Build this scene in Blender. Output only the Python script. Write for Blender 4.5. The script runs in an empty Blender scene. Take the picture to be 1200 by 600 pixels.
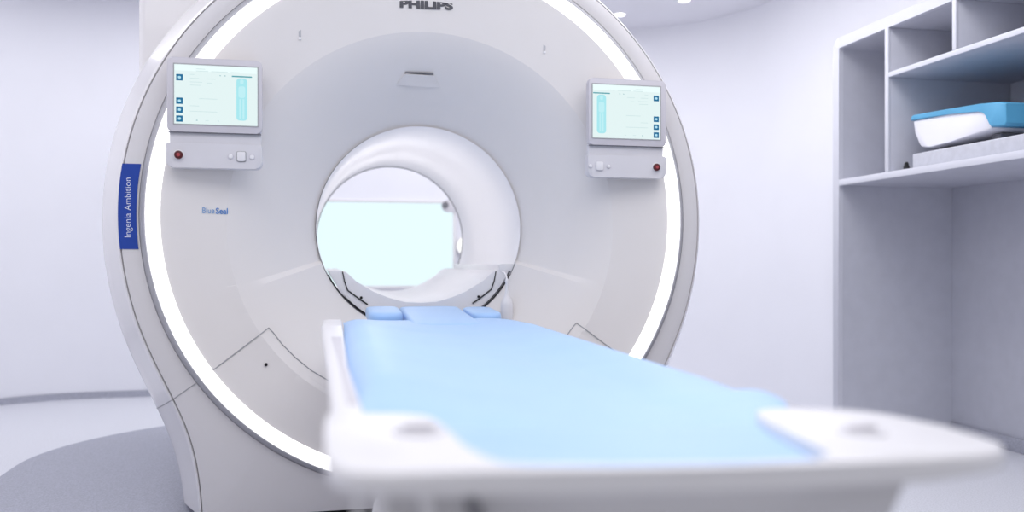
import bpy, bmesh, math, random
from mathutils import Vector, Matrix, noise
random.seed(7)
PI = math.pi
scn = bpy.context.scene
COL = scn.collection

# ------------------------------------------------------------------ materials
def mat(name, col, rough=0.5, spec=0.5, coat=0.0, vary=0.0, scale=8.0, bump=0.0, bscale=60.0, metal=0.0, sheen=0.0):
    m = bpy.data.materials.new(name); m.use_nodes = True
    nt = m.node_tree; b = nt.nodes['Principled BSDF']
    b.inputs['Roughness'].default_value = rough
    b.inputs['Metallic'].default_value = metal
    b.inputs['Specular IOR Level'].default_value = spec
    b.inputs['Coat Weight'].default_value = coat
    b.inputs['Coat Roughness'].default_value = 0.08
    b.inputs['Sheen Weight'].default_value = sheen
    tc = nt.nodes.new('ShaderNodeTexCoord')
    n = nt.nodes.new('ShaderNodeTexNoise'); n.inputs['Scale'].default_value = scale; n.inputs['Detail'].default_value = 3
    r = nt.nodes.new('ShaderNodeValToRGB')
    r.color_ramp.elements[0].position = 0.35; r.color_ramp.elements[1].position = 0.65
    r.color_ramp.elements[0].color = (*[c*(1-vary) for c in col], 1)
    r.color_ramp.elements[1].color = (*[min(1, c*(1+vary)) for c in col], 1)
    nt.links.new(tc.outputs['Object'], n.inputs['Vector'])
    nt.links.new(n.outputs['Fac'], r.inputs['Fac'])
    nt.links.new(r.outputs['Color'], b.inputs['Base Color'])
    if bump:
        n2 = nt.nodes.new('ShaderNodeTexNoise'); n2.inputs['Scale'].default_value = bscale; n2.inputs['Detail'].default_value = 4
        bp = nt.nodes.new('ShaderNodeBump'); bp.inputs['Strength'].default_value = bump; bp.inputs['Distance'].default_value = 0.004
        nt.links.new(tc.outputs['Object'], n2.inputs['Vector'])
        nt.links.new(n2.outputs['Fac'], bp.inputs['Height'])
        nt.links.new(bp.outputs['Normal'], b.inputs['Normal'])
    return m

def emit(name, col, strength):
    m = bpy.data.materials.new(name); m.use_nodes = True
    nt = m.node_tree; nt.nodes.clear()
    e = nt.nodes.new('ShaderNodeEmission'); e.inputs['Color'].default_value = (*col, 1); e.inputs['Strength'].default_value = strength
    o = nt.nodes.new('ShaderNodeOutputMaterial'); nt.links.new(e.outputs[0], o.inputs[0])
    return m

M = {
 'wall':     mat('wall_paint', (0.87, 0.875, 0.925), 0.75, 0.25, vary=0.012, scale=1.5, bump=0.05, bscale=90),
 'ceiling':  mat('ceiling_paint', (0.78, 0.78, 0.83), 0.85, 0.2, vary=0.01, scale=2),
 'floor':    mat('pale_speckled_vinyl', (0.70, 0.71, 0.76), 0.42, 0.4, vary=0.10, scale=160, bump=0.05, bscale=200),
 'inlay':    mat('grey_speckled_vinyl', (0.375, 0.385, 0.45), 0.5, 0.35, vary=0.14, scale=160, bump=0.05, bscale=200),
 'cove':     mat('cove_vinyl', (0.42, 0.43, 0.50), 0.5, 0.35, vary=0.14, scale=150),
 'shell':    mat('gloss_white_shell', (0.82, 0.80, 0.805), 0.32, 0.5, coat=0.55, vary=0.008, scale=3),
 'fascia':   mat('satin_fascia', (0.74, 0.72, 0.73), 0.42, 0.45, coat=0.15, vary=0.008, scale=3),
 'face':     mat('satin_face', (0.83, 0.80, 0.785), 0.48, 0.4, vary=0.008, scale=3),
 'band':     mat('grey_band', (0.50, 0.50, 0.53), 0.45, 0.4, vary=0.02),
 'bore':     mat('bore_liner', (0.90, 0.895, 0.915), 0.9, 0.1, vary=0.006, scale=2),
 'white':    mat('white_moulding', (0.82, 0.81, 0.83), 0.4, 0.45, vary=0.01, scale=6),
 'white2':   mat('white_composite', (0.82, 0.81, 0.83), 0.45, 0.4, vary=0.01, scale=6),
 'grey':     mat('grey_panel', (0.62, 0.61, 0.635), 0.5, 0.4, vary=0.02, scale=5),
 'bezel':    mat('bezel_grey', (0.63, 0.61, 0.655), 0.4, 0.45, vary=0.01),
 'console':  mat('console_grey', (0.70, 0.69, 0.725), 0.42, 0.45, vary=0.01),
 'dark':     mat('seam_dark', (0.22, 0.22, 0.24), 0.7, 0.2, vary=0.02),
 'seam':     mat('seam_grey', (0.40, 0.40, 0.42), 0.7, 0.2, vary=0.02),
 'black':    mat('black_rubber', (0.012, 0.012, 0.014), 0.6, 0.3, vary=0.1),
 'red':      mat('stop_red', (0.09, 0.006, 0.010), 0.35, 0.5, vary=0.05),
 'reddot':   mat('stop_red_centre', (0.42, 0.06, 0.07), 0.35, 0.5, vary=0.05),
 'blue':     mat('badge_blue', (0.016, 0.060, 0.36), 0.35, 0.4, vary=0.02),
 'badgetext':mat('badge_lettering', (0.80, 0.84, 0.93), 0.5, 0.3, vary=0.01),
 'logo':     mat('logo_grey', (0.10, 0.10, 0.115), 0.5, 0.3, vary=0.03),
 'blue_a':   mat('lettering_light_blue', (0.20, 0.38, 0.66), 0.5, 0.3, vary=0.02),
 'blue_b':   mat('lettering_mid_blue', (0.10, 0.26, 0.60), 0.5, 0.3, vary=0.02),
 'mattress': mat('blue_vinyl', (0.40, 0.615, 0.93), 0.50, 0.5, vary=0.015, scale=5, bump=0.04, bscale=40, sheen=0.15),
 'pad':      mat('blue_pad_vinyl', (0.10, 0.38, 0.62), 0.45, 0.35, vary=0.02, scale=6),
 'cab':      mat('cabinet_laminate', (0.60, 0.61, 0.68), 0.55, 0.3, vary=0.02, scale=12),
 'cabedge':  mat('cabinet_edge', (0.68, 0.69, 0.76), 0.5, 0.35, vary=0.01, scale=10),
 'slab':     mat('grey_foam', (0.56, 0.57, 0.63), 0.8, 0.2, vary=0.04, scale=40),
 'coilwhite':mat('coil_white', (0.86, 0.86, 0.92), 0.45, 0.4, vary=0.01),
 'ui_icon':  emit('ui_icon', (0.02, 0.16, 0.32), 1.0),
 'ui_icon2': emit('ui_icon_symbol', (0.45, 0.75, 0.88), 1.0),
 'ui_body':  emit('ui_body', (0.40, 0.80, 0.86), 1.0),
 'ui_body2': emit('ui_body_light', (0.52, 0.86, 0.91), 1.0),
 'ui_teal':  emit('ui_teal', (0.10, 0.36, 0.42), 1.0),
 'ui_text':  emit('ui_text', (0.62, 0.78, 0.79), 1.0),
 'ui_bg':    emit('ui_background', (0.77, 0.90, 0.90), 1.0),
 'ui_top':   emit('ui_header', (0.84, 0.98, 0.98), 1.0),
 'ring':     emit('ring_glow', (1.0, 0.99, 1.0), 2.2),
 'lamp':     emit('downlight_glow', (1.0, 0.99, 1.0), 6.0),
 'lamp2':    emit('wall_lamp_glow', (1.0, 1.0, 1.0), 1.3),
 'window':   emit('lit_window', (0.79, 0.955, 1.0), 1.03),
}

# ------------------------------------------------------------------ helpers
def link(name, bm, m, parent=None, smooth=True, auto=None):
    me = bpy.data.meshes.new(name)
    bmesh.ops.recalc_face_normals(bm, faces=bm.faces[:])
    bm.to_mesh(me); bm.free()
    o = bpy.data.objects.new(name, me); COL.objects.link(o)
    for mm in (m if isinstance(m, (list, tuple)) else [m]): me.materials.append(mm)
    for p in me.polygons: p.use_smooth = smooth
    if smooth:
        me.set_sharp_from_angle(angle=math.radians(auto or 38))
    if parent: o.parent = parent; o.matrix_parent_inverse = parent.matrix_world.inverted()
    return o

def thing(name, label, cat, loc=(0, 0, 0), group=None):
    o = bpy.data.objects.new(name, None); COL.objects.link(o)
    o.location = loc; o.empty_display_size = 0.1
    o.matrix_world = Matrix.Translation(loc)
    o['label'] = label; o['category'] = cat
    if group: o['group'] = group
    return o

def tag(o, label, cat, group=None):
    o['label'] = label; o['category'] = cat
    if group: o['group'] = group
    return o

def struct(o):
    o['kind'] = 'structure'; return o

def box(bm, x0, x1, y0, y1, z0, z1, bev=0.0, seg=2):
    r = bmesh.ops.create_cube(bm, size=1.0)
    vs = r['verts']
    for v in vs:
        v.co = Vector((x0 + (v.co.x + .5)*(x1-x0), y0 + (v.co.y + .5)*(y1-y0), z0 + (v.co.z + .5)*(z1-z0)))
    if bev:
        es = list({e for v in vs for e in v.link_edges})
        bmesh.ops.bevel(bm, geom=es, offset=bev, segments=seg, affect='EDGES', profile=0.5)

def prism(bm, pts, f0, f1, bev=0.0, seg=3):
    """pts: 2D outline; f0/f1 map (a,b)->3D for the two caps"""
    a = [bm.verts.new(f0(*p)) for p in pts]; b = [bm.verts.new(f1(*p)) for p in pts]
    n = len(pts)
    fa = bm.faces.new(a); fb = bm.faces.new(list(reversed(b)))
    for i in range(n):
        bm.faces.new((a[i], b[i], b[(i+1) % n], a[(i+1) % n]))
    if bev:
        es = list(fa.edges) + list(fb.edges)
        bmesh.ops.bevel(bm, geom=es, offset=bev, segments=seg, affect='EDGES', profile=0.5)
    big = [f for f in bm.faces if len(f.verts) > 4]
    if big: bmesh.ops.triangulate(bm, faces=big)

def rrect(a0, a1, b0, b1, r, n=6):
    if not isinstance(r, (list, tuple)): r = (r,)*4
    out = []
    for (ca, cb, s, rr) in ((a1, b1, 0, r[0]), (a0, b1, 1, r[1]), (a0, b0, 2, r[2]), (a1, b0, 3, r[3])):
        if rr <= 0: out.append((ca, cb)); continue
        sa = -1 if ca == a1 else 1; sb = -1 if cb == b1 else 1
        for i in range(n+1):
            t = s*PI/2 + i/n*PI/2
            out.append((ca + sa*rr + rr*math.cos(t), cb + sb*rr + rr*math.sin(t)))
    return out

def yprism(bm, pts, y0, y1, bev=0.0, seg=3):
    prism(bm, pts, lambda a, b: (a, y0, b), lambda a, b: (a, y1, b), bev, seg)

def tube(bm, pts, r, n=10, closed=False):
    P = [Vector(p) for p in pts]; rings = []
    N = len(P)
    up = None
    for i, p in enumerate(P):
        if closed: t = P[(i+1) % N] - P[i-1]
        else: t = P[min(i+1, N-1)] - P[max(i-1, 0)]
        t.normalize()
        if up is None:
            up = Vector((0, 0, 1)) if abs(t.z) < .9 else Vector((1, 0, 0))
        s = t.cross(up).normalized(); u = s.cross(t).normalized(); up = u
        rr = r[i] if isinstance(r, (list, tuple)) else r
        rings.append([bm.verts.new(p + rr*(math.cos(2*PI*k/n)*s + math.sin(2*PI*k/n)*u)) for k in range(n)])
    M_ = N if closed else N-1
    for i in range(M_):
        A, B = rings[i], rings[(i+1) % N]
        for k in range(n):
            bm.faces.new((A[k], A[(k+1) % n], B[(k+1) % n], B[k]))
    if not closed:
        bm.faces.new(rings[0]); bm.faces.new(list(reversed(rings[-1])))

def disc(bm, c, r, y0, y1, n=32, bev=0.0, sz=1.0):
    yprism(bm, [(c[0] + r*math.cos(2*PI*k/n), c[1] + r*sz*math.sin(2*PI*k/n)) for k in range(n)], y0, y1, bev, 2)

def loft(bm, loops, closed=True):
    V = [[bm.verts.new(p) for p in L] for L in loops]
    n = len(V[0])
    for i in range(len(V)-1):
        for k in range(n if closed else n-1):
            bm.faces.new((V[i][k], V[i][(k+1) % n], V[i+1][(k+1) % n], V[i+1][k]))
    return V

def text_mesh(name, body, size, m, parent, mw, offset=0.0, width=None, depth=0.001):
    cu = bpy.data.curves.new(name, 'FONT'); cu.body = body; cu.size = size; cu.offset = offset
    cu.extrude = depth; cu.align_x = 'CENTER'; cu.align_y = 'CENTER'
    t = bpy.data.objects.new(name + '_src', cu); COL.objects.link(t)
    dg = bpy.context.evaluated_depsgraph_get()
    me = bpy.data.meshes.new_from_object(t.evaluated_get(dg))
    bpy.data.objects.remove(t)
    xs = [v.co.x for v in me.vertices]; ys = [v.co.y for v in me.vertices]
    cx, cy = (min(xs)+max(xs))/2, (min(ys)+max(ys))/2
    sx = width/(max(xs)-min(xs)) if width else 1.0
    for v in me.vertices:
        v.co.x = (v.co.x-cx)*sx; v.co.y = (v.co.y-cy)
    me.transform(mw)
    me.materials.clear(); me.materials.append(m); me.name = name
    o = bpy.data.objects.new(name, me); COL.objects.link(o)
    if parent: o.parent = parent; o.matrix_parent_inverse = parent.matrix_world.inverted()
    return o
FRONT = Matrix.Rotation(PI/2, 4, 'X')     # text lying in XY -> facing -Y

# ------------------------------------------------------------------ the room
H = 2.80
def arc(cx, cy, r, a0, a1, n):
    return [(cx + r*math.cos(math.radians(a0+(a1-a0)*i/n)), cy + r*math.sin(math.radians(a0+(a1-a0)*i/n))) for i in range(n+1)]
back_y = 3.25
left_path = [(-3.05, -4.6), (-3.05, 2.0)] + arc(-1.85, 2.05, 1.20, 180, 90, 24)[1:]
back_path = [(-1.85, back_y), (1.62, back_y)]
right_path = arc(1.62, 2.17, 1.08, 90, 0, 24) + [(2.70, 0.905)]
WT = 0.06
def wall(name, path, z0, z1, m, t=WT):
    bm = bmesh.new()
    n = len(path); nor = []
    for i in range(n):
        a = Vector(path[max(i-1, 0)]); b = Vector(path[min(i+1, n-1)])
        d = (b-a).normalized(); nor.append(Vector((-d.y, d.x)))
    def L(z, k): return [(p[0]+nor[i].x*k, p[1]+nor[i].y*k, z) for i, p in enumerate(path)]
    A = [bm.verts.new(p) for p in L(z0, 0)]; B = [bm.verts.new(p) for p in L(z1, 0)]
    C = [bm.verts.new(p) for p in L(z1, t)]; D = [bm.verts.new(p) for p in L(z0, t)]
    for i in range(n-1):
        for P, Q in ((A, B), (B, C), (C, D), (D, A)):
            bm.faces.new((P[i], P[i+1], Q[i+1], Q[i]))
    bm.faces.new((A[0], B[0], C[0], D[0])); bm.faces.new((A[-1], D[-1], C[-1], B[-1]))
    return struct(link(name, bm, m, auto=30))
wall('wall_left', left_path, 0, H, M['wall'])
wall('wall_back', back_path, 0, H, M['wall'])
wall('wall_right', right_path, 0, H, M['wall'])
wall('wall_right.001', [(2.70, 0.905), (2.70, -1.70)], 2.145, H, M['wall'])
wall('wall_right.002', [(2.70, -1.70), (2.70, -4.6)], 0, H, M['wall'])
wall('baseboard_left', [(x + (0.012 if x < -2 else 0), y - (0.012 if y > 2 else 0)) for x, y in left_path], 0, 0.045, M['cove'], 0.011)
wall('baseboard_back', [(-1.85, back_y-.012), (1.62, back_y-.012)], 0, 0.045, M['cove'], 0.011)
bm = bmesh.new(); box(bm, -3.12, 3.10, -4.6, 3.32, -0.06, 0.0); struct(link('floor', bm, M['floor'], smooth=False))
bm = bmesh.new(); box(bm, -3.12, 3.10, -4.6, 3.32, H, H+0.06); struct(link('ceiling', bm, M['ceiling'], smooth=False))
bm = bmesh.new()
prism(bm, [(1.785*math.cos(2*PI*k/128), 1.145+(1.29 if k < 64 else 3.9)*math.sin(2*PI*k/128)) for k in range(128)], lambda a, b: (a, b, 0.0), lambda a, b: (a, b, 0.0025))
struct(link('floor_inlay', bm, M['inlay'], smooth=False))

# window to a bright room behind the scanner
bm = bmesh.new(); box(bm, -1.10, 0.575, back_y-0.012, back_y-0.004, 0.775, 1.398)
w = struct(link('window_1', bm, M['window'], smooth=False))
bm = bmesh.new()
for a in ((-1.13, 0.600, 1.398, 1.42), (-1.13, 0.600, 0.75, 0.775)):
    box(bm, a[0], a[1], back_y-0.022, back_y, a[2], a[3], .004)
for a in ((-1.13, -1.10), (0.575, 0.600)):
    box(bm, a[0], a[1], back_y-0.022, back_y, 0.775, 1.398, .004)
fr = link('window_frame', bm, M['white2'], w)

# downlights
lamps = [(1.765, 2.815, 'small round white downlight beside the upper right rim of the scanner'),
         (2.096, 2.397, 'small round white downlight cut by the top edge of the picture')]
def downlight(x, y, label, group=None):
    t = thing('downlight', label, 'ceiling light', (x, y, H), group)
    bm = bmesh.new()
    loft(bm, [[(x+r*math.cos(2*PI*k/32), y+r*math.sin(2*PI*k/32), z) for k in range(32)] for r, z in ((.052, H-.0005), (.050, H-.007), (.040, H-.008), (.038, H-.003))])
    link('trim_ring', bm, M['white'], t)
    bm = bmesh.new()
    bmesh.ops.create_circle(bm, cap_ends=True, radius=.038, segments=32, matrix=Matrix.Translation((x, y, H-.004)))
    link('lens', bm, M['lamp'], t)
for x, y, l in lamps: downlight(x, y, l)

# ------------------------------------------------------------------ scanner (gantry)
ZR, ZB = 1.113, 1.085
RB0 = 0.4217
def face_y(x, z):
    rb = math.hypot(x, z-ZB); rr = math.hypot(x, z-ZR)
    if rb < 0.735:
        s = 1 - max(0, (rb-RB0))/(0.735-RB0)
        y = 0.02 + 0.30*(0.38*s + 0.62*s**1.6)
    else:
        f = (rb-.735)/(.735-RB0)
        t = min(1, max(0, (rr-.735)/(.955-.735)))
        y = 0.02 - 0.036*t
    return y
def crease(rb, ph):
    if ph < 0: return 0.0
    return 0.024*ph*min(1, max(0, (0.72-rb)/0.28))
g = thing('mri_scanner', 'large white ring-shaped MRI scanner with glowing round light band and two side displays', 'mri scanner', (0, 0.9, 0.0))

# outlines of the body
NS, NB = 110, 24
def orad(ph, R, hw, p=10.5):
    if ph <= PI/2: return R
    q = hw/math.sin(ph); w_ = min(1, (ph-PI/2)/.35)
    return R + w_*((R**p + q**p)**(1/p) - R)
def outline(R, hw, zb=0.03):
    """outline from the top clockwise (x>0), flat bottom, then mirrored"""
    lo, hi = PI/2+.2, PI-.05
    for _ in range(50):
        m_ = (lo+hi)/2
        if -orad(m_, R, hw)*math.cos(m_) < ZR-zb: lo = m_
        else: hi = m_
    pc = lo; half = []
    for i in range(NS+1):
        ph = pc*i/NS; r = orad(ph, R, hw)
        half.append((r*math.sin(ph), ZR + r*math.cos(ph)))
    xc = half[-1][0]
    for i in range(1, NB+1):
        half.append((xc*(1-i/NB), zb))
    return half + [(-x, z) for x, z in reversed(half[1:-1])]
def circ_like(ref, R, zc):
    out = []
    for x, z in ref:
        a = math.atan2(x, z-ZR); out.append((R*math.sin(a), zc + R*math.cos(a)))
    return out
def L3(pts, y): return [(x, y, z) for x, z in pts]

# shell (rounded side housing, rear end, with the bore hole)
bm = bmesh.new()
prof = [(1.0915, .8075, .030), (1.0915, .8075, .004), (1.0935, .8095, .000), (1.0975, .812, .003), (1.1095, .821, .030), (1.128, .834, .070), (1.150, .852, .118), (1.175, .872, .172), (1.192, .887, .210), (1.203, .896, .245), (1.210, .901, .290), (1.212, .903, .34),
        (1.212, .903, .9), (1.212, .903, 1.45), (1.19, .89, 1.65), (1.13, .86, 1.80), (1.05, .82, 1.88), (.95, .76, 1.90)]
loops = [L3(outline(R, hw), y) for R, hw, y in prof]
ref = outline(.95, .76)
loops += [L3(circ_like(ref, .60, ZB), 1.90), L3(circ_like(ref, .455, ZB), 1.895), L3(circ_like(ref, .436, ZB), 1.88)]
loft(bm, loops)
link('side_shell', bm, M['shell'], g, auto=50)
# front fascia round the light ring down to the base
bm = bmesh.new()
o1 = outline(1.0885, .8045)
loft(bm, [L3(circ_like(o1, 1.027, ZR), .012), L3(circ_like(o1, 1.0275, ZR), .000), L3(circ_like(o1, 1.045, ZR), -.003),
          L3(outline(1.083, .800), -.003), L3(outline(1.0875, .8035), -.001), L3(outline(1.0885, .8045), .004), L3(outline(1.0885, .8045), .03)])
link('front_fascia', bm, M['fascia'], g, auto=45)
bm = bmesh.new()
loft(bm, [L3(outline(1.085, .801), .012), L3(outline(1.095, .811), .012)])
link('fascia_seam', bm, M['seam'], g)
# conical band carrying the ring
bm = bmesh.new()
def circ(R, zc, y, n=256): return [(R*math.sin(2*PI*k/n), y, zc+R*math.cos(2*PI*k/n)) for k in range(n)]
loft(bm, [circ(1.001, ZR, -.026), circ(1.0025, ZR, -.0315), circ(1.005, ZR, -.031), circ(1.028, ZR, .004), circ(1.028, ZR, .02)])
link('ring_band', bm, M['band'], g)
# glowing ring
bm = bmesh.new()
loft(bm, [circ(.954, ZR, -.010), circ(.957, ZR, -.021), circ(.965, ZR, -.026), circ(.990, ZR, -.030), circ(1.0005, ZR, -.028), circ(1.0015, ZR, -.018)])
link('light_ring', bm, M['ring'], g)
# dished face
bm = bmesh.new()
NA = 360
angs = [math.radians(k) for k in range(NA)]
full = []
for k in range(NA):
    if k in (109, 251): continue
    full.append((angs[k], 1 if 110 <= k <= 250 else 0))
full += [(math.radians(107.6), 0), (math.radians(252.4), 0), (math.radians(107.7), .001), (math.radians(252.3), .001)]
full = sorted(full)
radii = [RB0 + (0.735-RB0)*i/20 for i in range(21)]
loops = []
for r in radii:
    L = []
    for a, s in full:
        x, z = r*math.sin(a), ZB + r*math.cos(a)
        L.append((x, face_y(x, z) - crease(r, s), z))
    loops.append(L)
for i in range(1, 7):
    t = i/6
    zc = ZB + (ZR-ZB)*t; r = .735 + (.9535-.735)*t
    L = []
    for a, s in full:
        x, z = r*math.sin(a), zc + r*math.cos(a)
        L.append((x, .02 - .036*t, z))
    loops.append(L)
loft(bm, loops)
face = link('dished_face', bm, M['face'], g, auto=9)

# bore liner + seam
bm = bmesh.new()
prof = [(RB0-.001, .300), (.4205, .304), (.4190, .34), (.4185, .5), (.421, .9), (.428, 1.5), (.4334, 1.9), (.436, 1.905)]
loft(bm, [circ(r, ZB, y, 180) for r, y in prof])
link('bore_liner', bm, M['bore'], g)
bm = bmesh.new()
tube(bm, [(RB0*math.sin(a), face_y(0, ZB+RB0) - crease(RB0, s) - .001, ZB + RB0*math.cos(a)) for a, s in full], .0017, 6, closed=True)
link('bore_seam', bm, M['dark'], g)
bm = bmesh.new()
tube(bm, [(.431*math.sin(a), 1.895, ZB+.431*math.cos(a)) for a in angs], .003, 6, closed=True)
link('rear_bore_seam', bm, M['dark'], g)
# black lower part of the seam
for sg in (-1, 1):
    bm = bmesh.new()
    tube(bm, [(sg*(RB0-.003)*math.sin(math.radians(a)), .294, ZB + (RB0-.003)*math.cos(math.radians(a))) for a in range(117, 151)], .0026, 6)
    link('lower_bore_gap', bm, M['black'], g)

# patient bridge in the bore
top = [(-.397, .912), (-.318, .912), (-.300, .905), (-.285, .890), (-.262, .868), (-.235, .847), (-.19, .825), (-.13, .800), (-.065, .782), (0, .775)]
top = top + [(-x, z) for x, z in reversed(top[:-1])]
def chord_arc(r, x0, n):
    a0 = math.asin(x0/r); return [(r*math.sin(a0 - 2*a0*i/n), ZB - r*math.cos(a0 - 2*a0*i/n)) for i in range(n+1)]
low = []
a_end = math.atan2(.412*math.sqrt(1-((.912-ZB)/.412)**2), -(.912-ZB))
for i in range(1, 40):
    a = a_end - 2*a_end*i/40
    low.append((.412*math.sin(a), ZB - .412*math.cos(a)))
bm = bmesh.new()
yprism(bm, [(-.374, .912)] + top[1:-1] + [(.374, .912)] + low, .302, 1.88, .004, 2)
link('bore_bridge', bm, M['white2'], g, auto=30)
bm = bmesh.new()
yprism(bm, [(.330, .908), (.400, .908), (.404, .915), (.404, .934), (.398, .940), (.336, .940), (.330, .934)], .300, 1.55, .003, 2)
link('bore_rail', bm, M['white'], g, auto=30)
for sg in (-1, 1):
    bm = bmesh.new()
    tube(bm, [(sg*x, .2995, z) for x, z in ((.316, .908), (.309, .87), (.296, .832), (.285, .824), (.25, .797), (.216, .774))], [.0022, .0024, .0028, .003, .0032, .0032], 6)
    link('bridge_edge_gap', bm, M['black'], g)
for x in (-.242, .242):
    bm = bmesh.new(); disc(bm, (x, .802), .0055, .298, .303, 16)
    link('screw', bm, M['black'], g)

# removable lower covers: seams
def poly_on_face(pts, n=10, off=.0012):
    out = []
    for i in range(len(pts)-1):
        for k in range(n if i < len(pts)-2 else n+1):
            t = k/n
            x = pts[i][0]*(1-t)+pts[i+1][0]*t; z = pts[i][1]*(1-t)+pts[i+1][1]*t
            rb = math.hypot(x, z-ZB); a = math.atan2(abs(x), z-ZB)
            y = face_y(x, z) - (crease(rb, 1) if a > math.radians(110) else 0)
            out.append((x, y-off, z))
    return out
for sg in (-1, 1):
    bm = bmesh.new()
    tube(bm, poly_on_face([(sg*x, z) for x, z in ((.792, .549), (.588, .705), (.573, .688), (.541, .644), (.492, .592), (.435, .543), (.377, .506), (.30, .465))]), .0019, 6)
    link('cover_seam', bm, M['seam'], g)
    bm = bmesh.new(); disc(bm, (sg*.596, .573), .0058, face_y(.596, .573)-.004, face_y(.596, .573)+.01, 16)
    link('cover_screw', bm, M['black'], g)
    bm = bmesh.new()
    ph = math.radians(125.6)
    sp = [(1.030, -.0030), (1.06, -.0035), (orad(ph, 1.083, .800), -.0035), (orad(ph, 1.0955, .8105), .0005)]
    for R_, h_, y_ in ((1.1095, .821, .030), (1.128, .834, .070), (1.150, .852, .118), (1.175, .872, .172), (1.192, .887, .210), (1.203, .896, .245), (1.210, .901, .290), (1.212, .903, .34)):
        sp.append((orad(ph, R_, h_)+.0006, y_))
    tube(bm, [(sg*r*math.sin(ph), y_, ZR+r*math.cos(ph)) for r, y_ in sp], .0018, 6)
    link('side_seam', bm, M['seam'], g)

# slots, handle and hood on the face
for x in (-.4765, .4495):
    bm = bmesh.new(); y = face_y(x, 1.79)
    yprism(bm, rrect(x-.0045, x+.0045, 1.770, 1.815, .004), y-.0025, y+.01, .001, 2)
    s_ = link('slot', bm, M['band'], g)
    bm = bmesh.new(); yprism(bm, rrect(x-.005, x+.005, 1.760, 1.769, .003), y-.004, y+.005, .001, 2)
    link('slot_lip', bm, M['white'], g)
bm = bmesh.new(); y = face_y(0, 1.6875)
yprism(bm, [(-.083, 1.6820), (-.080, 1.6865), (.026, 1.6865), (.029, 1.6820)], y-.006, y+.02)
link('handle_recess', bm, M['dark'], g)
bm = bmesh.new()
pts = [(-.083, 1.677), (.031, 1.677), (.062, 1.640), (-.116, 1.640)]
bm.faces.new([bm.verts.new((x, face_y(x, z) - (.009 if z > 1.66 else .001), z)) for x, z in pts])
bm.faces.new([bm.verts.new((x, face_y(x, z)+dy, z)) for x, z, dy in ((-.083, 1.677, -.009), (.031, 1.677, -.009), (.031, 1.681, 0), (-.083, 1.681, 0))])
for sg, (xa, xb) in ((-1, (-.083, -.116)), (1, (.031, .062))):
    bm.faces.new([bm.verts.new(p) for p in ((xa, face_y(xa, 1.677)-.009, 1.677), (xb, face_y(xb, 1.64)-.001, 1.64), (xa, face_y(xa, 1.677), 1.677))])
link('handle_hood', bm, M['face'], g, smooth=False)

# lettering and badge
yl = face_y(0, 1.925)
text_mesh('logo_lettering', 'PHILIPS', 0.039, M['logo'], g, Matrix.Translation((-.0115, yl-.003, 1.9190)) @ Matrix.Rotation(math.radians(-1.0), 4, 'Y') @ FRONT, offset=.0022, width=.202)
for wd, x, z, m_, of in (('Blue', -.795, 1.131, 'blue_a', 0.0), ('Seal', -.750, 1.130, 'blue_b', .0006)):
    sl = (face_y(x+.01, z) - face_y(x-.01, z))/.02
    text_mesh('small_lettering', wd, 0.030, M[m_], g, Matrix.Translation((x, face_y(x, z)-.0018, z)) @ Matrix.Rotation(math.atan(sl), 4, 'Z') @ FRONT, offset=of, width=.041, depth=.0004)
bm = bmesh.new()
a0, a1, n = math.asin((1.2905-ZR)/1.066), math.asin((.991-ZR)/1.061), 24
pts = []
def bd(R, z): a = math.asin((z-ZR)/R); return (-R*math.cos(a), ZR+R*math.sin(a))
zs = [1.2905 + (.991-1.2905)*i/n for i in range(n+1)]
V = []
for z in zs:
    o_, i_ = bd(1.094, z), bd(1.0335, z)
    V.append([(o_[0], -.0050, o_[1]), (i_[0], -.0050, i_[1]), (i_[0], -.0028, i_[1]), (o_[0], -.0028, o_[1])])
V = loft(bm, V); bm.faces.new(V[0]); bm.faces.new(list(reversed(V[-1])))
link('badge', bm, M['blue'], g, smooth=False)
text_mesh('badge_lettering', 'Ingenia Ambition', 0.030, M['badgetext'], g, Matrix.Translation((-1.0585, -.0056, 1.137)) @ Matrix.Rotation(-PI/2, 4, 'Y') @ FRONT, offset=-.0003, width=.208, depth=.0006)

# upper housing rising behind the ring to the ceiling
bm = bmesh.new()
prism(bm, rrect(-1.095, .55, .33, 1.30, .03), lambda a, b: (a, b, 1.64), lambda a, b: (a, b, H-.002))
link('upper_housing', bm, M['shell'], g)
# plinth
bm = bmesh.new()
box(bm, -.83, .83, .035, 1.80, 0.003, .032)
link('plinth', bm, M['black'], g, smooth=False)

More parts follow.
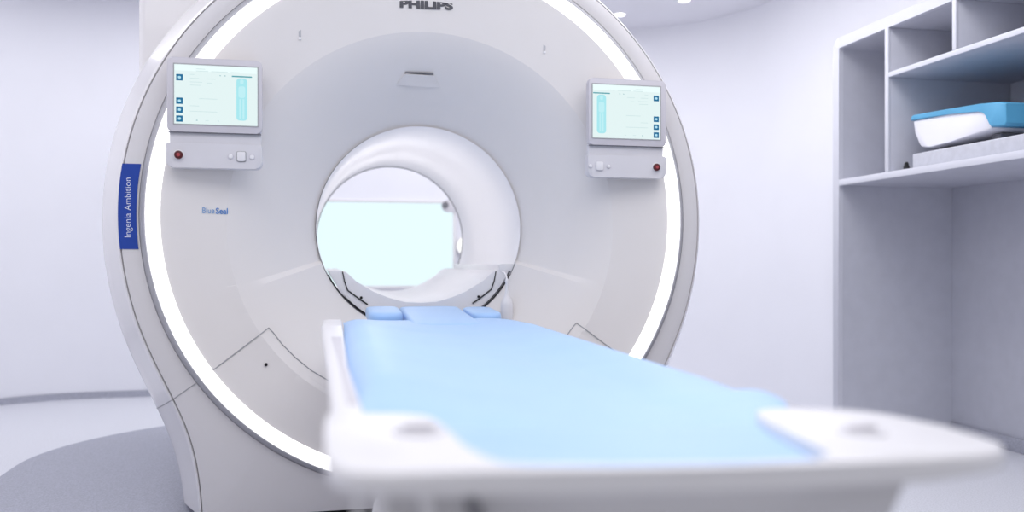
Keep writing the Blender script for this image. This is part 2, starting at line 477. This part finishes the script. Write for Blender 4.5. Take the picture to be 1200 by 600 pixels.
# ------------------------------------------------------------------ displays
def console(side):
    t = thing('control_display', 'left touch display of the scanner, red stop button at its lower left corner' if side < 0 else
              'right touch display of the scanner, red stop button at its lower right corner', 'display', (side*.765, -.03, 1.46))
    X = (lambda a: -a) if side < 0 else (lambda a: a)
    def R(a0, a1, b0, b1, r):
        l, h = sorted((X(a0), X(a1)))
        return rrect(l, h, b0, b1, r)
    bm = bmesh.new(); yprism(bm, R(.605, .921, 1.399, 1.657, .016), -.075, -.042, .004, 3)
    b = link('bezel', bm, M['bezel'], t)
    bm = bmesh.new(); yprism(bm, R(.608, .914, 1.355, 1.402, .003), -.062, -.038, .002, 2)
    link('neck', bm, M['console'], t)
    bm = bmesh.new(); yprism(bm, R(.608, .918, 1.3965, 1.3985, .0005), -.073, -.05)
    link('shadow_gap', bm, M['dark'], t)
    bm = bmesh.new(); yprism(bm, R(.605, .925, 1.275, 1.361, (.004, .004, .022, .022)), -.068, -.022, .004, 3)
    link('control_box', bm, M['console'], t)
    s0, s1, z0, z1 = .620, .897, 1.426, 1.632
    bm = bmesh.new(); yprism(bm, R(s0-.004, s1+.004, z0-.004, z1+.004, .002), -.0762, -.07)
    link('screen_rim', bm, M['seam'], t)
    bm = bmesh.new(); yprism(bm, R(s0, s1, z0, z1, .001), -.0772, -.072)
    sc = link('screen', bm, M['ui_bg'], t, smooth=False)
    ym = -.0775
    def flat(name, pts, m, dy=0.0):
        bm = bmesh.new(); yprism(bm, pts, ym-dy-.0004, ym-dy)
        return link(name, bm, m, sc, smooth=False)
    flat('header_bar', R(s0+.002, s1-.002, z1-.022, z1-.002, 0), M['ui_top'])
    for z in (1.5865, 1.505, 1.474, 1.443):
        flat('icon', R(.8685, .8905, z-.011, z+.011, .0015), M['ui_icon'], .0003)
        flat('icon_symbol', R(.8745, .8845, z-.0045, z+.0045, .004), M['ui_icon2'], .0008)
    # scan map of a lying patient
    cx = .6725 if side < 0 else .655
    def B(pts): return [(X(cx+p), q) for p, q in (pts if side > 0 else pts)]
    flat('patient_picture', R(cx-.0185, cx+.0185, 1.443, 1.592, .012), M['ui_body'], .0003)
    flat('patient_head', R(cx-.006, cx+.006, 1.571, 1.588, .0055), M['ui_body2'], .0006)
    flat('patient_torso', R(cx-.0115, cx+.0115, 1.523, 1.564, .008), M['ui_body2'], .0006)
    for k in (-1, 1):
        flat('patient_leg', R(cx+k*.0055-.003, cx+k*.0055+.003, 1.450, 1.519, .002), M['ui_body2'], .0006)
    flat('tabletop_picture', R(cx-.034, cx+.034, 1.5955, 1.600, .001), M['ui_teal'], .0006)
    # illegible greyed rows of interface text as dashes
    rows = [(1.618, .02, .05), (1.611, .02, .06), (1.611, .07, .125), (1.611, .135, .165), (1.598, .0, .014), (1.585, .0, .03), (1.585, .055, .085), (1.572, .0, .04), (1.570, .055, .072),
            (1.561, .0, .036), (1.598, .098, .102), (1.598, .113, .118), (1.515, .03, .09), (1.489, .0, .03), (1.470, .0, .09), (1.439, .02, .025), (1.439, .05, .062), (1.439, .092, .095)]
    for z, a, c in rows:
        l, h = sorted((X(.845-a), X(.845-c)))
        bm = bmesh.new(); box(bm, l, h, ym-.0008, ym-.0002, z-.0010, z+.0010)
        link('interface_row', bm, M['ui_teal'] if c-a < .006 else M['ui_text'], sc, smooth=False)
    # stop button
    bm = bmesh.new(); disc(bm, (X(.883), 1.318), .0185, -.070, -.066, 32, .001)
    link('stop_collar', bm, M['white'], t)
    bm = bmesh.new(); disc(bm, (X(.883), 1.318), .0145, -.080, -.069, 32, .003)
    k = link('stop_button', bm, M['red'], t); k['label'] = 'dark red round stop button'
    bm = bmesh.new(); disc(bm, (X(.883), 1.318), .006, -.0808, -.0798, 20)
    link('stop_symbol', bm, M['reddot'], k)
    for i, (x, r) in enumerate(((.711, .008), (.639, .008)) if side < 0 else ((.687, .007), (.613, .007))):
        bm = bmesh.new(); disc(bm, (X(x), 1.317), r+.0025, -.0690, -.066, 24)
        link('button_ring', bm, M['bezel'], t)
        bm = bmesh.new(); disc(bm, (X(x), 1.317), r, -.072, -.068, 24, .0015)
        link('button', bm, M['white'], t)
    xc = .675 if side < 0 else .650
    bm = bmesh.new(); yprism(bm, R(xc-.0165, xc+.0165, 1.299, 1.337, .006), -.0692, -.066)
    link('dial_rim', bm, M['bezel'] if side > 0 else M['seam'], t)
    bm = bmesh.new(); yprism(bm, R(xc-.014, xc+.014, 1.3015, 1.3345, .005), -.074, -.068, .002, 2)
    link('dial', bm, M['white'], t)
console(-1); console(1)

# ------------------------------------------------------------------ patient table
def zt(x, y):
    k = 1.0 if y < -1.5 else max(.4, .4 + .6*(-.1-y)/1.4)
    return .742 - .03*x*k
T = thing('patient_table', 'white patient table with flared foot end leading into the scanner bore', 'table', (0, -1.4, 0))
def interp(tab, y):
    for (y0, v0), (y1, v1) in zip(tab, tab[1:]):
        if y1 <= y <= y0:
            t = (y0-y)/(y0-y1); t = t*t*(3-2*t) if abs(y0-y1) < .12 else t
            return v0 + (v1-v0)*t
    return tab[-1][1] if y < tab[-1][0] else tab[0][1]

# foot-end plate: U-shaped with two wings
foot = [(-.386, -2.125), (-.391, -2.16), (-.393, -2.25), (-.392, -2.385), (-.386, -2.42), (-.370, -2.443), (-.34, -2.452), (-.194, -2.456), (-.043, -2.459), (.10, -2.456), (.219, -2.447),
        (.298, -2.430), (.345, -2.408), (.372, -2.375), (.381, -2.335), (.380, -2.27), (.371, -2.19), (.352, -2.155), (.318, -2.134), (.25, -2.126), (.212, -2.126), (.190, -2.137), (.176, -2.165), (.155, -2.24),
        (.142, -2.33), (.128, -2.42), (.10, -2.440), (0, -2.443), (-.12, -2.441), (-.205, -2.437), (-.232, -2.427), (-.246, -2.40), (-.252, -2.34), (-.256, -2.26), (-.259, -2.18), (-.268, -2.155), (-.295, -2.146), (-.335, -2.140)]
bm = bmesh.new()
prism(bm, foot, lambda a, b: (a, b, zt(a, b)+.002), lambda a, b: (a, b, zt(a, b)-.021), .0065, 4)
link('foot_end_plate', bm, M['white'], T, auto=60)
# recessed latch on each wing
for x, y in ((-.291, -2.262), (.240, -2.30)):
    bm = bmesh.new()
    prism(bm, [(x+.030*math.cos(2*PI*k/24), y+.030*math.sin(2*PI*k/24)) for k in range(24)], lambda a, b: (a, b, zt(a, b)+.0045), lambda a, b: (a, b, zt(a, b)+.001), .001, 2)
    l_ = link('latch', bm, M['console'], T)
    bm = bmesh.new(); box(bm, x-.018, x+.018, y-.006, y+.006, zt(x, y)+.0035, zt(x, y)+.010, .002)
    link('latch_grip', bm, M['bezel'], l_)

# side rails
for sg in (-1, 1):
    outer = [(-.16, .395), (-.45, .400), (-.95, .396), (-1.6, .388), (-2.15, .385)]
    inner = [(-.16, .330), (-.30, .332), (-1.6, .349), (-2.15, .343)] if sg < 0 else [(-.16, .330), (-1.0, .325), (-1.6, .320), (-2.15, .310)]
    sec = []
    N = 40
    for i in range(N+1):
        y = -.30 - (2.15-.30)*i/N
        o_, n_ = interp(outer, y)*sg, interp(inner, y)*sg
        zo = zt(o_, y) + (.000 if sg < 0 else -.040); lift = .006*max(0, 1-abs(y+.30)/.08)
        q = [(n_, zo-.060), (n_, zo-.006), (n_+sg*.004, zo-.001+lift), (o_-sg*.018, zo+lift), (o_-sg*.006, zo-.002+lift), (o_, zo-.010), (o_-sg*.004, zo-.05), (o_-sg*.02, zo-.072), (n_+sg*.01, zo-.072)]
        sec.append([(x, y, z) for x, z in q])
    bm = bmesh.new(); V = loft(bm, sec)
    bm.faces.new(V[0]); bm.faces.new(list(reversed(V[-1])))
    rl = link('side_rail', bm, M['white'], T, auto=50)
    # accessory channel let into the rail
    bm = bmesh.new(); L = []
    for i in range(20):
        y = -.97 - (2.06-.97)*i/19
        n_ = interp(inner, y)*sg; o_ = interp(outer, y)*sg
        z = zt(o_, y) + (.0005 if sg < 0 else -.0395)
        a, b = n_+sg*.006, o_-sg*.022
        L.append([(a, y, z-.002), (a, y, z+.0004), (b, y, z+.0004), (b, y, z-.002)])
    V = loft(bm, L); bm.faces.new(V[0]); bm.faces.new(list(reversed(V[-1])))
    link('accessory_channel', bm, M['bezel'], rl)
# tray below the mattress
bm = bmesh.new(); L = []
for i in range(25):
    y = -.10 - (2.28-.10)*i/24
    w_ = .335 if y > -2.1 else .30
    L.append([(-w_, y, zt(-w_, y)-.046), (w_ - .02, y, zt(w_, y)-.046), (w_-.06, y, zt(w_, y)-.085), (-w_+.06, y, zt(-w_, y)-.085)])
V = loft(bm, L); bm.faces.new(V[0]); bm.faces.new(list(reversed(V[-1])))
link('tray', bm, M['white2'], T, auto=40)
# foot panel hanging under the end plate
bm = bmesh.new()
V = loft(bm, [[(x0, y0, z), (x1, y0, z), (x1, y1, z), (x0, y1, z)] for z, x0, x1, y0, y1 in
              ((.724, -.350, .214, -2.425, -2.37), (.69, -.345, .196, -2.425, -2.37), (.60, -.31, .165, -2.405, -2.36), (.45, -.27, .14, -2.36, -2.32), (.36, -.25, .13, -2.31, -2.27))])
bm.faces.new(V[0]); bm.faces.new(list(reversed(V[-1])))
link('foot_panel', bm, M['grey'], T, smooth=False)
# handles and struts seen below the plate at its left end
bm = bmesh.new()
tube(bm, [(-.364, -2.436, .735), (-.364, -2.436, .60), (-.355, -2.42, .56), (-.33, -2.40, .55)], .0035, 10)
link('pull_rod', bm, M['white'], T)
for xa, xb in ((-.345, -.325), (-.305, -.288)):
    bm = bmesh.new(); tube(bm, [(xa, -2.432, .733), (xa+.004, -2.432, .715), (xb, -2.431, .66), (xb+.01, -2.412, .58)], [.006, .006, .007, .007], 10)
    link('strut', bm, M['white2'], T)
bm = bmesh.new(); tube(bm, [(-.262, -2.432, .731), (-.258, -2.432, .712), (-.240, -2.430, .66), (-.225, -2.41, .58)], [.005, .006, .008, .008], 10)
link('release_lever', bm, M['dark'], T)
# pedestal, undercarriage and castors
bm = bmesh.new()
V = loft(bm, [[(x*sx, yc+y*sy, z) for x, y in rrect(-1, 1, -1, 1, .25)] for z, sx, sy, yc in
              ((.66, .24, .95, -1.25), (.60, .22, .90, -1.22), (.45, .16, .62, -1.15), (.22, .15, .58, -1.10), (.17, .24, .80, -1.12), (.11, .25, .83, -1.12))])
bm.faces.new(V[0]); bm.faces.new(list(reversed(V[-1])))
link('pedestal', bm, M['white2'], T, auto=50)
for x in (-.20, .20):
    for y in (-.42, -1.82):
        bm = bmesh.new()
        r = bmesh.ops.create_cone(bm, cap_ends=True, segments=28, radius1=.055, radius2=.055, depth=.032, matrix=Matrix.Translation((x, y, .0575)) @ Matrix.Rotation(PI/2, 4, 'Y'))
        c_ = link('castor', bm, M['dark'], T)
        bm = bmesh.new(); box(bm, x-.024, x+.024, y-.03, y+.03, .10, .125, .005)
        link('castor_fork', bm, M['grey'], c_)

# ------------------------------------------------------------------ mattress
Lm = [(-.10, -.318), (-.30, -.320), (-1.0, -.335), (-1.6, -.342), (-2.09, -.340), (-2.17, -.305), (-2.44, -.262)]
Rm = [(-.10, .318), (-.28, .316), (-1.0, .310), (-1.5, .303), (-1.72, .300), (-1.86, .288), (-1.92, .272), (-1.96, .292), (-2.02, .298), (-2.08, .272), (-2.16, .236), (-2.30, .19), (-2.44, .135)]
bm = bmesh.new()
NY, NX = 120, 48
loops = []
def mz(u, x, y):
    e = min(u, 1-u)                       # 0 at the side edges
    F = 1 - min(1, max(0, (-y-2.12)/.25))
    z = zt(x, y) - .006 + .014*(1-math.exp(-e*14)) + (.040*(1-math.exp(-u*26))*math.exp(-u*5)*min(1, max(0, (-y-.1)/.5))*(1-min(1, max(0, (-y-1.88)/.2))) if u < .6 else 0) - F*.024*min(1, e*4)*min(1, max(0, (-y-.12)/.45))
    z += F*.009*noise.noise(Vector((x*3.0, y*1.7, 0))) * min(1, e*6)
    z += .0025*noise.noise(Vector((x*9.0, y*6.0, 3))) * min(1, e*6)
    z -= .010*math.exp(-((x)/.16)**2)*min(1, max(0, -(y+.10)/.5))
    z += .010*math.exp(-((y+1.97)/.05)**2)*math.exp(-((x-.28)/.06)**2)
    z -= .012*min(1, max(0, (-y-2.06)/.10))
    z -= .008*min(1, max(0, (y+.35)/.25))
    return z
for i in range(NY+1):
    y = -.105 - (2.420-.105)*i/NY
    l, r = interp(Lm, y), interp(Rm, y)
    endf = min(1, i/3, (NY-i)/2)
    L = []
    for k in range(NX+1):
        u = k/NX; u = .5 - .5*math.cos(PI*u) if True else u
        x = l + (r-l)*u
        L.append((x, y, mz(u, x, y) - .012*(1-endf)**2))
    d_ = .006*min(1, max(0, (-y-2.06)/.10)); q_ = 1 - .75*min(1, max(0, (-y-2.06)/.12))
    L.append((r+.006, y, zt(r, y)-.014*q_-d_)); L.append((r+.002, y, zt(r, y)-.030*q_-d_)); L.append((r-.01, y, zt(r, y)-.040*q_-d_*.3))
    L.append((l+.01, y, zt(l, y)-.040*q_-d_*.3)); L.append((l-.002, y, zt(l, y)-.030*q_-d_)); L.append((l-.006, y, zt(l, y)-.014*q_-d_))
    loops.append(L)
V = loft(bm, loops)
bm.faces.new(V[0]); bm.faces.new(list(reversed(V[-1])))
mt = thing('mattress', 'long light blue vinyl mattress on the patient table', 'mattress', (0, -1.25, .70))
link('mattress_body', bm, M['mattress'], mt, auto=60)
def cushion(name, x0, x1, y0, y1, za, zb, th, r, m, parent):
    bm = bmesh.new()
    out = rrect(x0, x1, y0, y1, r, 8)
    cx, cy = (x0+x1)/2, (y0+y1)/2
    loops = []
    for s, dz in ((.55, 0), (.86, -.001), (.95, -.004), (.99, -.010), (1, -.016), (1, -th+.006), (.97, -th)):
        loops.append([(cx+(x-cx)*s, cy+(y-cy)*s, za + (zb-za)*(cy+(y-cy)*s-y0)/(y1-y0) + dz) for x, y in out])
    V = loft(bm, loops); bm.faces.new(V[0]); bm.faces.new(list(reversed(V[-1])))
    return link(name, bm, m, parent, auto=60)
cushion('head_section', -.096, .143, -.36, .27, .738, .771, .045, .05, M['mattress'], mt)
cushion('shoulder_pad', -.232, -.106, -.088, .20, .762, .774, .040, .05, M['mattress'], mt)
cushion('shoulder_pad', .153, .266, -.088, .20, .756, .768, .040, .045, M['mattress'], mt)

# squeeze bulb on its cord beside the head end
b = thing('call_bulb', 'small white squeeze bulb on a thin cord hanging at the right of the bore opening', 'call bulb', (.339, .19, .70))
BX, BY = .339, .19
bm = bmesh.new()
pr = [(.690, .012), (.697, .020), (.706, .0245), (.740, .0255), (.776, .0255), (.790, .0225), (.800, .015), (.812, .0095), (.836, .0068), (.862, .0058), (.866, .0072), (.876, .0072), (.880, .003)]
loops = [[(BX+r*math.cos(2*PI*k/28), BY+r*math.sin(2*PI*k/28), z) for k in range(28)] for z, r in pr]
V = loft(bm, loops); bm.faces.new(V[0]); bm.faces.new(list(reversed(V[-1])))
link('bulb', bm, M['white'], b, auto=60)
bm = bmesh.new(); tube(bm, [(BX, BY, .879), (BX, .196, .887), (BX+.001, .215, .897), (BX+.002, .25, .905), (BX+.002, .296, .910)], .0034, 8)
link('cord', bm, M['white2'], b)

# ------------------------------------------------------------------ storage niche
cab = thing('storage_cabinet', 'tall open grey and white storage niche with shelves on the right wall', 'cabinet', (2.64, -.35, 0))
Y1, Y0 = .90, -1.70
def panel(name, x0, x1, y0, y1, z0, z1, m=None, bev=.003):
    bm = bmesh.new(); box(bm, x0, x1, y0, y1, z0, z1, bev)
    return link(name, bm, m or M['cab'], cab, auto=30)
# face frame with rounded upper corner
def frame_pts():
    ro, ri = .055, .010
    P = [(Y1, 0.0)]
    for i in range(9):
        a = i/8*PI/2; P.append((Y1-ro+ro*math.cos(a), 2.143-ro+ro*math.sin(a)))
    P += [(Y0, 2.143), (Y0, 2.090)]
    for i in range(5):
        a = PI/2 - i/4*PI/2; P.append((.846-ri+ri*math.cos(a), 2.090-ri+ri*math.sin(a)))
    P.append((.846, 0.0))
    return P
bm = bmesh.new(); prism(bm, frame_pts(), lambda a, b: (2.289, a, b), lambda a, b: (2.315, a, b), .003, 2)
link('face_frame', bm, M['cabedge'], cab, auto=40)
bm = bmesh.new(); prism(bm, frame_pts(), lambda a, b: (2.3151, a, b), lambda a, b: (2.99, a, b))
link('carcass', bm, M['cab'], cab, auto=40)
panel('back_panel', 2.990, 3.02, Y0, Y1, 0, 2.143)
panel('end_panel', 2.289, 2.99, Y0, Y0+.05, 0, 2.09)
def shelf(name, y0, y1, z0, z1):
    s = panel(name, 2.302, 2.989, y0, y1, z0, z1)
    bm = bmesh.new(); box(bm, 2.289, 2.3015, y0, y1, z0, z1, .002)
    link('edge_strip', bm, M['cabedge'], s, auto=30)
shelf('shelf', Y0+.051, .8455, 1.355, 1.387)
shelf('shelf', Y0+.051, .4375, 1.846, 1.870)
shelf('divider', .438, .464, 1.3875, 2.0895)
shelf('divider', -.016, .007, 1.8705, 2.0895)
shelf('divider', -.62, -.597, 1.8705, 2.0895)
panel('toe_strip', 2.975, 2.9895, Y0+.06, .845, 0, .07, M['cove'])

# grey slab, coil with blue pad, small cap
bm = bmesh.new(); box(bm, 2.345, 2.93, -.75, .338, 1.3875, 1.462, .008, 3)
tag(link('foam_slab', bm, M['slab']), 'flat grey slab on the cabinet shelf under the blue and white coil', 'foam slab')
coil = thing('receiver_coil', 'white boxy scanner coil with blue padded top on the cabinet shelf', 'coil', (2.60, .1, 1.462))
bm = bmesh.new()
# side profile in (y,z), extruded along x
prof_c = [(.338, 1.620), (.322, 1.560), (.300, 1.510), (.285, 1.492), (.262, 1.484), (.225, 1.482), (.10, 1.486), (-.135, 1.503), (-.150, 1.512), (-.150, 1.600), (-.11, 1.612)]
prism(bm, prof_c, lambda a, b: (2.35, a, b), lambda a, b: (2.80, a, b), .008, 3)
link('coil_body', bm, M['coilwhite'], coil, auto=40)
bm = bmesh.new()
prof_p = [(.345, 1.622), (.343, 1.640), (.330, 1.646), (.10, 1.634), (-.10, 1.622), (-.20, 1.612), (-.235, 1.598), (-.240, 1.520), (-.225, 1.508), (-.155, 1.514), (-.146, 1.53), (-.130, 1.572), (-.112, 1.588), (-.085, 1.597), (.10, 1.610)]
prism(bm, prof_p, lambda a, b: (2.342, a, b), lambda a, b: (2.81, a, b), .006, 3)
link('blue_pad', bm, M['pad'], coil, auto=40)['label'] = 'blue padded cover'
for y in (.22, -.10):
    bm = bmesh.new(); box(bm, 2.42, 2.76, y-.025, y+.025, 1.462, 1.496 if y < 0 else 1.486, .003)
    link('foot', bm, M['dark'], coil)
c = thing('black_cap', 'small black cap standing on the shelf beside the grey slab', 'cap', (2.36, .40, 1.387))
bm = bmesh.new()
pr = [(1.3875, .012), (1.390, .014), (1.408, .014), (1.414, .011), (1.419, .0105), (1.426, .009), (1.431, .005)]
V = loft(bm, [[(2.362+r*math.cos(2*PI*k/20), .400+r*math.sin(2*PI*k/20), z) for k in range(20)] for z, r in pr])
bm.faces.new(V[0]); bm.faces.new(list(reversed(V[-1])))
link('cap_body', bm, M['black'], c)
bm = bmesh.new(); tube(bm, [(2.362+.0143*math.cos(2*PI*k/20), .400+.0143*math.sin(2*PI*k/20), 1.398) for k in range(20)], .0012, 6, closed=True)
link('cap_ring', bm, M['dark'], c)

# small fittings on the far wall seen through the bore
t = thing('wall_fitting', 'small dark round fitting at the upper right corner of the bright window', 'wall fitting', (.53, back_y-.02, 1.385))
bm = bmesh.new(); yprism(bm, rrect(.487, .62, 1.33, 1.43, .05), back_y-.040, back_y-.0225, .003, 2); link('plate', bm, M['console'], t)
bm = bmesh.new(); disc(bm, (.512, 1.386), .024, back_y-.06, back_y-.0405, 24, .004); link('dark_lens', bm, M['dark'], t)
t = thing('wall_lamp', 'round white glowing wall lamp right of the bright window', 'lamp', (.685, back_y, 1.08))
bm = bmesh.new(); disc(bm, (.685, 1.075), .085, back_y-.03, back_y-.001, 40, .006); link('lamp_base', bm, M['white'], t)
bm = bmesh.new(); disc(bm, (.685, 1.075), .076, back_y-.045, back_y-.0305, 40, .006); link('lamp_diffuser', bm, M['lamp2'], t)

# ------------------------------------------------------------------ light
def area(name, loc, rot, sx, sy, power, col=(1, 1, 1)):
    l = bpy.data.lights.new(name, 'AREA'); l.shape = 'RECTANGLE'; l.size = sx; l.size_y = sy; l.energy = power; l.color = col
    o = bpy.data.objects.new(name, l); COL.objects.link(o); o.location = loc; o.rotation_euler = rot
    return o
area('ceiling_light_front', (-.1, -2.0, 2.76), (0, 0, 0), 4.2, 2.0, 51, (1, .985, .985))
area('ceiling_light_left', (-1.85, 1.0, 2.76), (0, 0, 0), .8, 3.2, 24, (1, .99, 1))
area('ceiling_light_rear', (.2, 2.4, 2.76), (0, 0, 0), 3.0, .7, 15, (1, .99, 1))
area('ceiling_light_right', (1.35, .6, 2.76), (0, 0, 0), .9, 3.2, 33, (1, .99, 1))
# small lamps lighting the inside of the bore
for y in (.75, 1.35):
    l = bpy.data.lights.new('bore_light', 'POINT'); l.energy = 1.05; l.shadow_soft_size = .004; l.color = (1, .98, .98)
    o = bpy.data.objects.new('bore_light', l); COL.objects.link(o); o.location = (-.05, y, 1.22)
w = bpy.data.worlds.new('room_ambient'); scn.world = w; w.use_nodes = True
w.node_tree.nodes['Background'].inputs['Color'].default_value = (.98, .98, 1, 1)
w.node_tree.nodes['Background'].inputs['Strength'].default_value = 0.45

# ------------------------------------------------------------------ camera
cam = bpy.data.cameras.new('camera'); co = bpy.data.objects.new('camera', cam); COL.objects.link(co)
co.location = (-.3954, -3.2155, .94)
co.rotation_euler = (PI/2, 0, -.2185)
cam.sensor_width = 36; cam.lens = 30.0; cam.shift_y = 9/1200
cam.clip_start = .02
cam.dof.use_dof = True; cam.dof.focus_distance = 3.2; cam.dof.aperture_fstop = 1.3
scn.camera = co
scn.view_settings.view_transform = 'Standard'; scn.view_settings.look = 'None'
scn.view_settings.gamma = 1; scn.view_settings.use_curve_mapping = False
scn.view_settings.exposure = 0.03
scn.cycles.max_bounces = 10; scn.cycles.diffuse_bounces = 6
